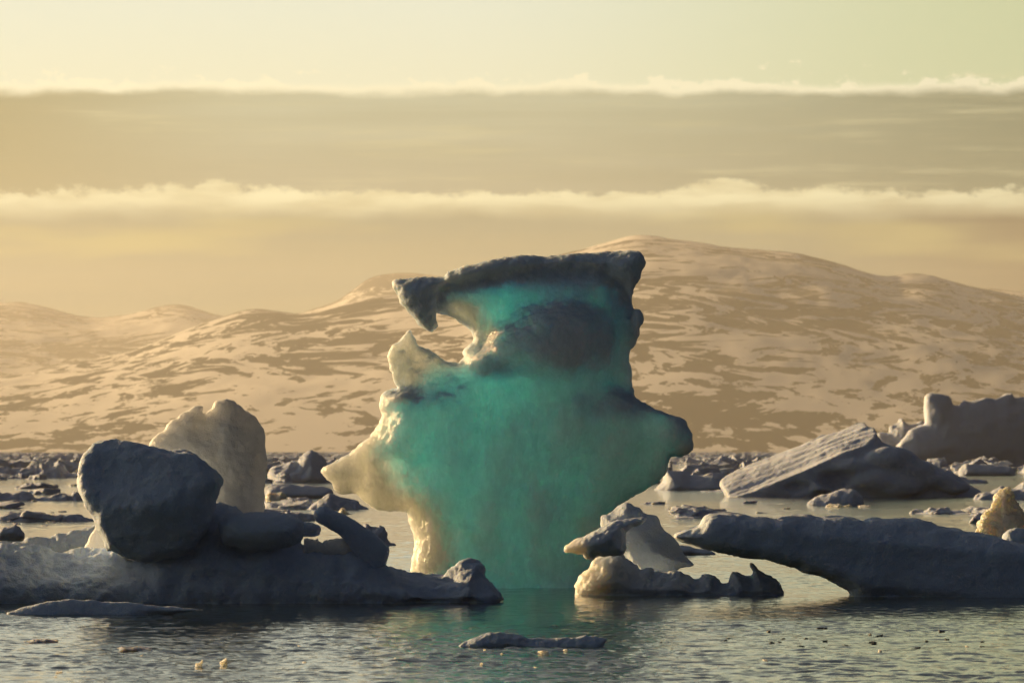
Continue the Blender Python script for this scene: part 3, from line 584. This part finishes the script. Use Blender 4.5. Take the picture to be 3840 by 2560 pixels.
# middle distance
tilt_px = c6([(447,640),(447,615),(480,590),(520,560),(505,545),(540,510),(600,465),(700,425),(830,360),(950,295),(1050,250),(1100,243),(1145,265),(1200,262),(1260,225),(1320,200),(1345,215),(1365,245),(1375,270),(1410,268),(1420,330),(1440,370),(1500,395),(1600,430),(1680,470),(1760,490),(1830,530),(1900,560),(1950,600),(2000,640),(2060,670),(2100,700),(2120,900),(520,900),(490,720),(465,670)])
def ex_t(X, Y, Z, v):
    (xa, za), (xb, zb) = W(*c6([(520, 535)])[0], 377), W(*c6([(1320, 195)])[0], 377)
    k = (zb - za) / (xb - xa)
    along = X + 0.4 * Z
    groove = 0.20 * vnoise(Y * 0.9 + along * 0.10, along * 0.05, X * 0, 3) + 0.13 * vnoise(Y * 2.3 + along * 0.2, along * 0.08, X * 0, 4)
    plane = (Z - (za + k * (X - xa) + 0.32 * (Y - 377.2) + groove)) / math.sqrt(1 + k * k)
    for hx, hy, rr in ((1500, 470, 1.3), (1640, 540, 1.1), (1400, 600, 1.2), (1780, 600, 0.9), (1560, 640, 1.3), (1900, 650, 0.7), (1260, 520, 0.8), (1050, 650, 0.6)):
        v = smin(v, ell(X, Y, Z, P3(c6([(hx, hy)])[0], 374, -3.4 + 0.2 * rr), (rr * 1.3, rr * 0.7, rr * 0.6)), 0.4)
    v = smax(v, -ell(X, Y, Z, P3(c6([(1150, 600)])[0], 374, -3.6), (1.1, 1.6, 0.55)), 0.3)
    v = smax(v, -ell(X, Y, Z, P3(c6([(900, 650)])[0], 374, -3.6), (0.9, 1.0, 0.35)), 0.3)
    return smax(v, plane, 0.12)
slab('ice_floe', tilt_px, 374, 3.4, FAR, 'huge tilted ice plate with sunlit streaked top surface right of the green iceberg', 'ice floe', h=0.12, edge=2.2, grow=1.6, r=0.4, disp=((0.20, 3.0), (0.04, 0.6), (0.03, 0.25)), seed=22, bottom=-0.5, extra=ex_t)
slab('ice_floe', c6([(980,752),(990,730),(1030,700),(1080,680),(1150,660),(1220,645),(1270,640),(1300,655),(1335,690),(1345,730),(1345,800),(980,800)]), 314, 1.1, FAR, 'small rounded floe floating in front of the huge tilted plate', 'ice floe', h=0.08, edge=0.4, grow=0.5, r=0.3, shear=0.15, disp=((0.12, 1.2), (0.05, 0.3)), seed=23, bottom=-0.4)
slab('ice_floe', c6([(2015,722),(2040,680),(2090,660),(2150,655),(2180,640),(2210,625),(2290,640),(2352,600),(2420,620),(2500,700),(2500,780),(2015,780)]), 353, 1.6, FAR, 'lumpy brownish floe at the right edge above the amber shard', 'ice floe', h=0.1, edge=0.4, grow=0.8, r=0.3, shear=0.1, disp=((0.25, 1.2), (0.1, 0.4)), seed=24, bottom=-0.4)
slab('ice_floe', cC([(120,665),(200,600),(280,520),(310,370),(440,375),(540,400),(640,450),(800,450),(860,430),(1000,440),(1100,470),(1200,520),(1200,760),(120,760)]), 438, 3.0, FAR, 'long flat floe with dark waterline between green iceberg and tilted plate', 'ice floe', h=0.13, edge=0.6, grow=1.0, r=0.4, shear=0.05, disp=((0.2, 2.0), (0.08, 0.5)), seed=25, bottom=-0.4)
slab('ice_floe', cE([(1190,950),(1215,905),(1250,878),(1300,895),(1500,900),(1690,905),(1740,950),(1760,1040),(1190,1040)]), 690, 3.0, FAR, 'flat dark floe in the far pack ice right of the tilted plate', 'ice floe', h=0.2, edge=0.8, grow=1.0, r=0.4, disp=((0.25, 2.0), (0.1, 0.6)), seed=26, bottom=-0.4)
slab('ice_block', cB([(150,620),(158,420),(200,355),(290,312),(420,272),(540,290),(590,200),(640,160),(690,135),(760,170),(830,220),(880,290),(900,330),(1000,420),(1000,620)]), 547, 3.0, FAR, 'dark rounded ice hummock with a pyramid top left of the green iceberg', 'ice block', h=0.18, edge=0.8, grow=1.2, r=0.5, shear=0.1, disp=((0.4, 2.0), (0.15, 0.6)), seed=27, bottom=-0.4)
slab('ice_floe', cB([(110,640),(200,600),(400,590),(560,600),(760,610),(900,630),(960,650),(980,720),(980,840),(110,840)]), 362, 2.4, FAR, 'flat dark blue floe below the pyramid topped hummock', 'ice floe', h=0.12, edge=0.4, grow=0.8, r=0.3, disp=((0.15, 1.5), (0.06, 0.4)), seed=28, bottom=-0.4)
slab('ice_chunk', cB([(140,850),(120,790),(160,720),(200,705),(240,715),(280,695),(320,690),(370,705),(395,760),(395,830),(360,900),(140,900)]), 320, 0.5, AMBER, 'knobbly golden glowing ice chunk behind the upright translucent slab', 'ice chunk', h=0.07, edge=0.2, grow=0.3, r=0.15, disp=((0.15, 0.5), (0.08, 0.2)), seed=29, bottom=-0.3)
slab('ice_chunk', c2([(40,590),(80,555),(110,530),(170,490),(230,515),(330,540),(410,590),(420,640),(40,640)]), 293, 1.0, FAR, 'dark wedge of ice under the left wing of the green iceberg', 'ice chunk', h=0.07, edge=0.3, grow=0.6, r=0.2, shear=0.2, disp=((0.15, 0.9), (0.08, 0.25)), seed=30, bottom=-0.4)
slab('ice_chunk', c4([(160,655),(185,648),(230,665),(300,668),(360,680),(400,675),(430,690),(440,740),(430,780),(180,780)]), 245, 0.5, FAR, 'thin brown rimmed ice chunk above the small grey wedged chunk', 'ice chunk', h=0.05, edge=0.15, grow=0.4, r=0.1, disp=((0.08, 0.5), (0.04, 0.15)), seed=31, bottom=-0.3)
slab('ice_chunk', c4([(850,775),(900,765),(940,800),(990,790),(1010,775),(1060,800),(1075,860),(1085,910),(1110,930),(1155,945),(1150,1000),(850,1000)]), 181, 0.45, FAR, 'knobbly brown ice chunk floating behind the finger slab', 'ice chunk', h=0.04, edge=0.12, grow=0.3, r=0.1, disp=((0.08, 0.35), (0.05, 0.12)), seed=32, bottom=-0.3)
slab('ice_chunk', c4([(640,655),(660,625),(690,620),(700,650),(740,680),(790,690),(810,700),(800,730),(640,730)]), 268, 0.3, AMBER, 'small golden ice crumbs above the finger slab', 'ice chunk', h=0.04, edge=0.08, grow=0.2, r=0.06, disp=((0.06, 0.3), (0.04, 0.12)), seed=33, bottom=-0.2)
slab('ice_floe', cA([(-100,560),(0,640),(0,655),(60,640),(130,655),(230,640),(260,620),(330,620),(420,655),(450,700),(560,690),(700,660),(820,640),(900,650),(915,600),(980,590),(1060,640),(1100,760),(1100,960),(-100,960)]), 345, 2.2, FAR, 'lumpy dark floe strewn with glinting pieces left of the big dark block', 'ice floe', h=0.1, edge=0.4, grow=1.0, r=0.3, shear=0.15, disp=((0.3, 1.6), (0.13, 0.45)), seed=34, bottom=-0.4)
slab('ice_floe', cA([(690,1020),(700,950),(760,935),(800,950),(850,930),(960,950),(1090,980),(1180,1010),(1240,1060),(1240,1140),(640,1140)]), 243, 0.9, FAR, 'low brown floe touching the left edge of the big dark block', 'ice floe', h=0.06, edge=0.2, grow=0.5, r=0.15, shear=0.1, disp=((0.1, 0.7), (0.05, 0.2)), seed=35, bottom=-0.3)
slab('ice_floe', cA([(-100,1010),(0,995),(100,1010),(300,1020),(500,1030),(640,1025),(700,1040),(700,1130),(-100,1130)]), 252, 0.7, FAR, 'thin brown ice strip floating at the left edge', 'ice floe', h=0.05, edge=0.1, grow=0.4, r=0.08, disp=((0.06, 0.6), (0.03, 0.15)), seed=36, bottom=-0.2)
slab('ice_chunk', cA([(-30,1180),(60,1130),(130,1105),(210,1090),(240,1110),(290,1160),(320,1200),(320,1290),(-30,1290)]), 193, 0.6, FAR, 'small pointed dark ice chunk at the left edge above the snow ridge', 'ice chunk', h=0.04, edge=0.15, grow=0.3, r=0.1, disp=((0.06, 0.5), (0.04, 0.15)), seed=37, bottom=-0.3)
slab('ice_ridge', cA([(-200,240),(0,225),(100,215),(180,240),(260,200),(330,215),(420,215),(480,260),(500,230),(505,165),(560,200),(640,215),(720,185),(780,185),(830,240),(900,262),(960,250),(1060,230),(1100,170),(1180,160),(1185,20),(1260,25),(1300,60),(1500,100),(1700,300),(1700,640),(-200,640)]), 640, 5.0, FAR, 'jagged grey ridge of heaped ice on the left horizon', 'ice ridge', h=0.22, edge=0.6, grow=2.0, r=0.4, shear=0.25, disp=((0.9, 3.5), (0.35, 1.1), (0.15, 0.5)), seed=38, bottom=-0.4)
# far dark bergs on the right
slab('iceberg', cE([(520,820),(560,740),(600,700),(660,620),(700,560),(820,510),(872,500),(868,400),(866,300),(872,225),(905,205),(1000,212),(1075,215),(1115,250),(1135,310),(1200,318),(1260,260),(1290,290),(1400,260),(1450,240),(1560,250),(1700,190),(1720,180),(1760,240),(1829,235),(2100,240),(2500,330),(2700,500),(2700,1000),(520,1000)]), 1000, 7, FAR, 'hazy dark iceberg with a square tower on the far right horizon', 'iceberg', h=0.36, edge=3.0, grow=3.0, r=0.5, yaw=0.25, disp=((0.3, 6.0), (0.25, 2.0), (0.15, 0.8)), seed=39, bottom=-0.5)
slab('iceberg', cE([(300,760),(400,590),(510,580),(520,520),(590,480),(600,440),(630,420),(660,450),(700,480),(780,480),(840,470),(900,600),(900,800),(300,800)]), 2300, 9, FAR, 'pale hazy little iceberg behind the tip of the tilted plate', 'iceberg', h=0.6, edge=2.0, grow=3.0, r=1.2, disp=((1.5, 8.0), (0.6, 3.0)), seed=40, bottom=-0.5)

# ------------------------------------------------------------------ pack ice: repeated chunks
def chunk_mesh(seed, flat):
    r = random.Random(seed)
    parts = []
    for i in range(r.randint(3, 6)):
        c = Vector((r.uniform(-.55, .55), r.uniform(-.45, .45), r.uniform(-.1, .45) * flat))
        M = (Matrix.Rotation(r.uniform(-3, 3), 3, 'Z') @ Matrix.Rotation(r.uniform(-.7, .7), 3, 'X') @ Matrix.Rotation(r.uniform(-.6, .6), 3, 'Y')).transposed()
        s = (r.uniform(.25, .6), r.uniform(.15, .5), r.uniform(.12, .45) * flat)
        parts.append((c, M, s))
    def f(X, Y, Z):
        v = 9.0
        for c, M, s in parts:
            x, y, z = X - c.x, Y - c.y, Z - c.z
            q = [M[i][0]*x + M[i][1]*y + M[i][2]*z for i in range(3)]
            b = np.maximum(np.maximum(np.abs(q[0]) - s[0], np.abs(q[1]) - s[1]), np.abs(q[2]) - s[2])
            v = smin(v, b, 0.03)
        base = ell(X, Y, Z, (0, 0, -.1), (.95, .8, .22))
        return np.maximum(smin(v, base, 0.05), -Z - 0.2)
    x = np.arange(-1.3, 1.3, 0.05)
    z = np.arange(-.3, 1.2, 0.05)
    V, Q = surface_nets(f(x[:, None, None], x[None, :, None], z[None, None, :]), (x[0], x[0], z[0]), 0.05)
    for j, (amp, size) in enumerate(((0.09, 0.4), (0.04, 0.13))):
        N = vnormals(V, Q); V = V + N * (amp * fbm(V[:, 0]/size, V[:, 1]/size, V[:, 2]/size, 3, seed + j))[:, None]
    return mesh_from('ice_chunk', V, Q, FAR), V, Q
protos = [chunk_mesh(100 + i, fl) for i, fl in enumerate((1.3, .9, 1.1, .6, 1.6, .5, 1.0, 1.4))]
def put_chunk(k, x, y, sx, sz, rz, label, cat, group, name='ice_chunk'):
    o = link(name, protos[k][0]); o.location = (x, y, 0); o.rotation_euler = (0, 0, rz); o.scale = (sx, sx * rng.uniform(.7, 1.2), sz)
    return tag(o, label, cat, group)
lab_far = 'jagged chunk of broken grey ice in the crowded pack below the hills'
n = 0
while n < 270:
    ry = rng.uniform(1742, 1815) if n > 80 else rng.uniform(1738, 1768)
    d = CAM_H * F_PX / (ry - HOR); px = rng.uniform(-80, 3920)
    dens = math.sin(px * 0.004 + ry * 0.11) + 0.6 * math.sin(px * 0.0013 - ry * 0.23)
    if ry > 1775 and dens < 0.3: continue
    if 1280 < px < 2560 and ry > 1700: 
        if rng.random() < 0.8: continue
    s = rng.uniform(0.9, 2.4) * (1.0 if ry > 1775 else 1.5)
    put_chunk(rng.randrange(8), W(px, 0, d)[0], d, s * 1.3, min(s * rng.uniform(.5, 1.1), 2.2), rng.uniform(0, 6.28), lab_far, 'ice chunk', 'broken chunks in the pack ice')
    n += 1
n = 0
while n < 30:
    ry = rng.uniform(1815, 1960); d = CAM_H * F_PX / (ry - HOR); px = rng.choice((rng.uniform(-60, 330), rng.uniform(1000, 1260), rng.uniform(2430, 2720), rng.uniform(3450, 3900)))
    s0 = rng.uniform(0.5, 1.5)
    put_chunk(rng.choice((1, 3, 5, 6)), W(px, 0, d)[0], d, s0 * 1.4, s0 * rng.uniform(.25, .7), rng.uniform(0, 6.28), 'low broken floe adrift on the middle water this side of the crowded pack', 'ice floe', 'low broken floes on the middle water', 'ice_floe'); n += 1
# the carpet of rubble beyond, too many to count
def rubble():
    Vs, Qs, off = [], [], 0
    x = np.arange(-1.3, 1.3, 0.16); z = np.arange(-.3, 1.2, 0.16)
    small = []
    for k in range(6):
        r = np.random.RandomState(k)
        ph = r.uniform(0, 6, 6)
        V, Q = surface_nets(np.maximum(np.abs(x[:, None, None] + .25 * z) * 1.1 + np.abs(x[None, :, None]) * .9 + np.abs(z[None, None, :]) * r.uniform(.9, 1.6) - .95 + .25 * np.sin(x[:, None, None] * 5 + ph[0]) * np.sin(z[None, None, :] * 6 + ph[1]) * np.cos(x[None, :, None] * 4 + ph[2]), -z[None, None, :] - .25), (x[0], x[0], z[0]), 0.16)
        small.append((V, Q))
    r = np.random.RandomState(5)
    for i in range(5200):
        ry = r.uniform(1699, 1740); d = CAM_H * F_PX / (ry - HOR); px = r.uniform(-300, 4140)
        V, Q = small[r.randint(6)]; a = r.uniform(0, 6.28); s = r.uniform(1.2, 4.5) * (1 + d / 5000)
        c, sn = math.cos(a), math.sin(a)
        P = np.stack([(V[:, 0]*c - V[:, 1]*sn) * s * 1.5 + W(px, 0, d)[0], (V[:, 0]*sn + V[:, 1]*c) * s + d, V[:, 2] * min(s * r.uniform(.3, 1.0), 2.6)], 1)
        Vs.append(P); Qs.append(Q + off); off += len(V)
    tag(link('pack_ice', mesh_from('pack_ice', np.concatenate(Vs), np.concatenate(Qs), FAR, False)), 'grey carpet of broken pack ice reaching to the foot of the hills', 'pack ice', kind='stuff')
rubble()

# small bits afloat: (px, py, size m, k, kind)
bits = [(455,2489,.075,'b'),(517*1.6327,1524*1.6327,.075,'b')]
def bit(px, py, s, mat, label, cat, group=None, flat=.6, name='ice_bit', seed=0):
    d = CAM_H * F_PX / (py - HOR)
    me, V, Q = protos[seed % 8]
    key = 'bit_%s_%d' % (mat.name, seed % 8)
    m2 = bpy.data.meshes.get(key)
    if m2 is None: m2 = me.copy(); m2.name = key; m2.materials.clear(); m2.materials.append(mat)
    o = link(name, m2); o.location = (W(px, 0, d)[0], d, 0); o.scale = (s, s * .8, s * flat); o.rotation_euler = (0, 0, rng.uniform(0, 6.28))
    return tag(o, label, cat, group)
D = 1.6327
bit(456*D, 1530*D, .085, AMBER, 'bright glowing ice bit, left one of the glowing pair near the bottom edge', 'ice bit', 'glowing pair of ice bits', 1.2, seed=0)
bit(516*D, 1527*D, .085, AMBER, 'bright glowing ice bit, right one of the glowing pair near the bottom edge', 'ice bit', 'glowing pair of ice bits', 1.2, seed=6)
bit(96*D, 1475*D, .30, FAR, 'brown oblong ice lump floating below the thin flat grey floe at the left', 'ice bit', None, .35, seed=3)
bit(315*D, 1491*D, .34, FAR, 'flat brown ice lump awash above the glowing pair of bits', 'ice bit', None, .22, seed=5)
bit(1251*D, 1502*D, .09, AMBER, 'golden ice crumb just below the small low snowy floe', 'ice bit', None, .8, seed=2)
bit(1140*D, 1377*D, .14, FAR, 'dark ice crumb at the right tip of the long left floe', 'ice bit', None, .6, seed=1)
bit(1106*D, 1528*D, .045, AMBER, 'tiny golden crumb at the bottom edge below the small snowy floe', 'ice bit', None, 1.2, seed=4)
bit(1555*D, 1168*D, .45, FAR, 'brown pair of joined ice lumps on the bright water right of the green iceberg', 'ice bit', None, .6, seed=1)
bit(1720*D, 1156*D, .5, FAR, 'low brown ice lumps left of the small rounded floe', 'ice bit', None, .45, seed=2)
bit(1925*D, 1164*D, .9, AMBER, 'golden row of ice lumps just below the small rounded floe', 'ice bit', None, .35, seed=3)
bit(1985*D, 1164*D, .4, AMBER, 'golden ice lump right of the golden row below the small rounded floe', 'ice bit', None, .45, seed=5)
for i in range(28):
    px, py = rng.uniform(2450, 3800), rng.uniform(2355, 2430)
    bit(px, py, rng.uniform(.025, .07), WET, 'tiny dark ice crumb on the water in front of the right floe', 'ice bit', 'dark crumbs afloat at the lower right', .6, seed=rng.randrange(8))
for i in range(14):
    px, py = rng.uniform(30, 3700), rng.uniform(2420, 2550)
    bit(px, py, rng.uniform(.025, .05), AMBER, 'tiny glinting golden ice crumb on the nearest water', 'ice bit', 'golden crumbs afloat near the camera', .9, seed=rng.randrange(8))
for i in range(16):
    px, py = rng.choice((rng.uniform(1130, 1400), rng.uniform(2450, 3800), rng.uniform(0, 280))), rng.uniform(1880, 1990)
    bit(px, py, rng.uniform(.12, .3), FAR, 'small ice lump drifting on the bright middle water', 'ice bit', 'lumps drifting on the middle water', .5, seed=rng.randrange(8))
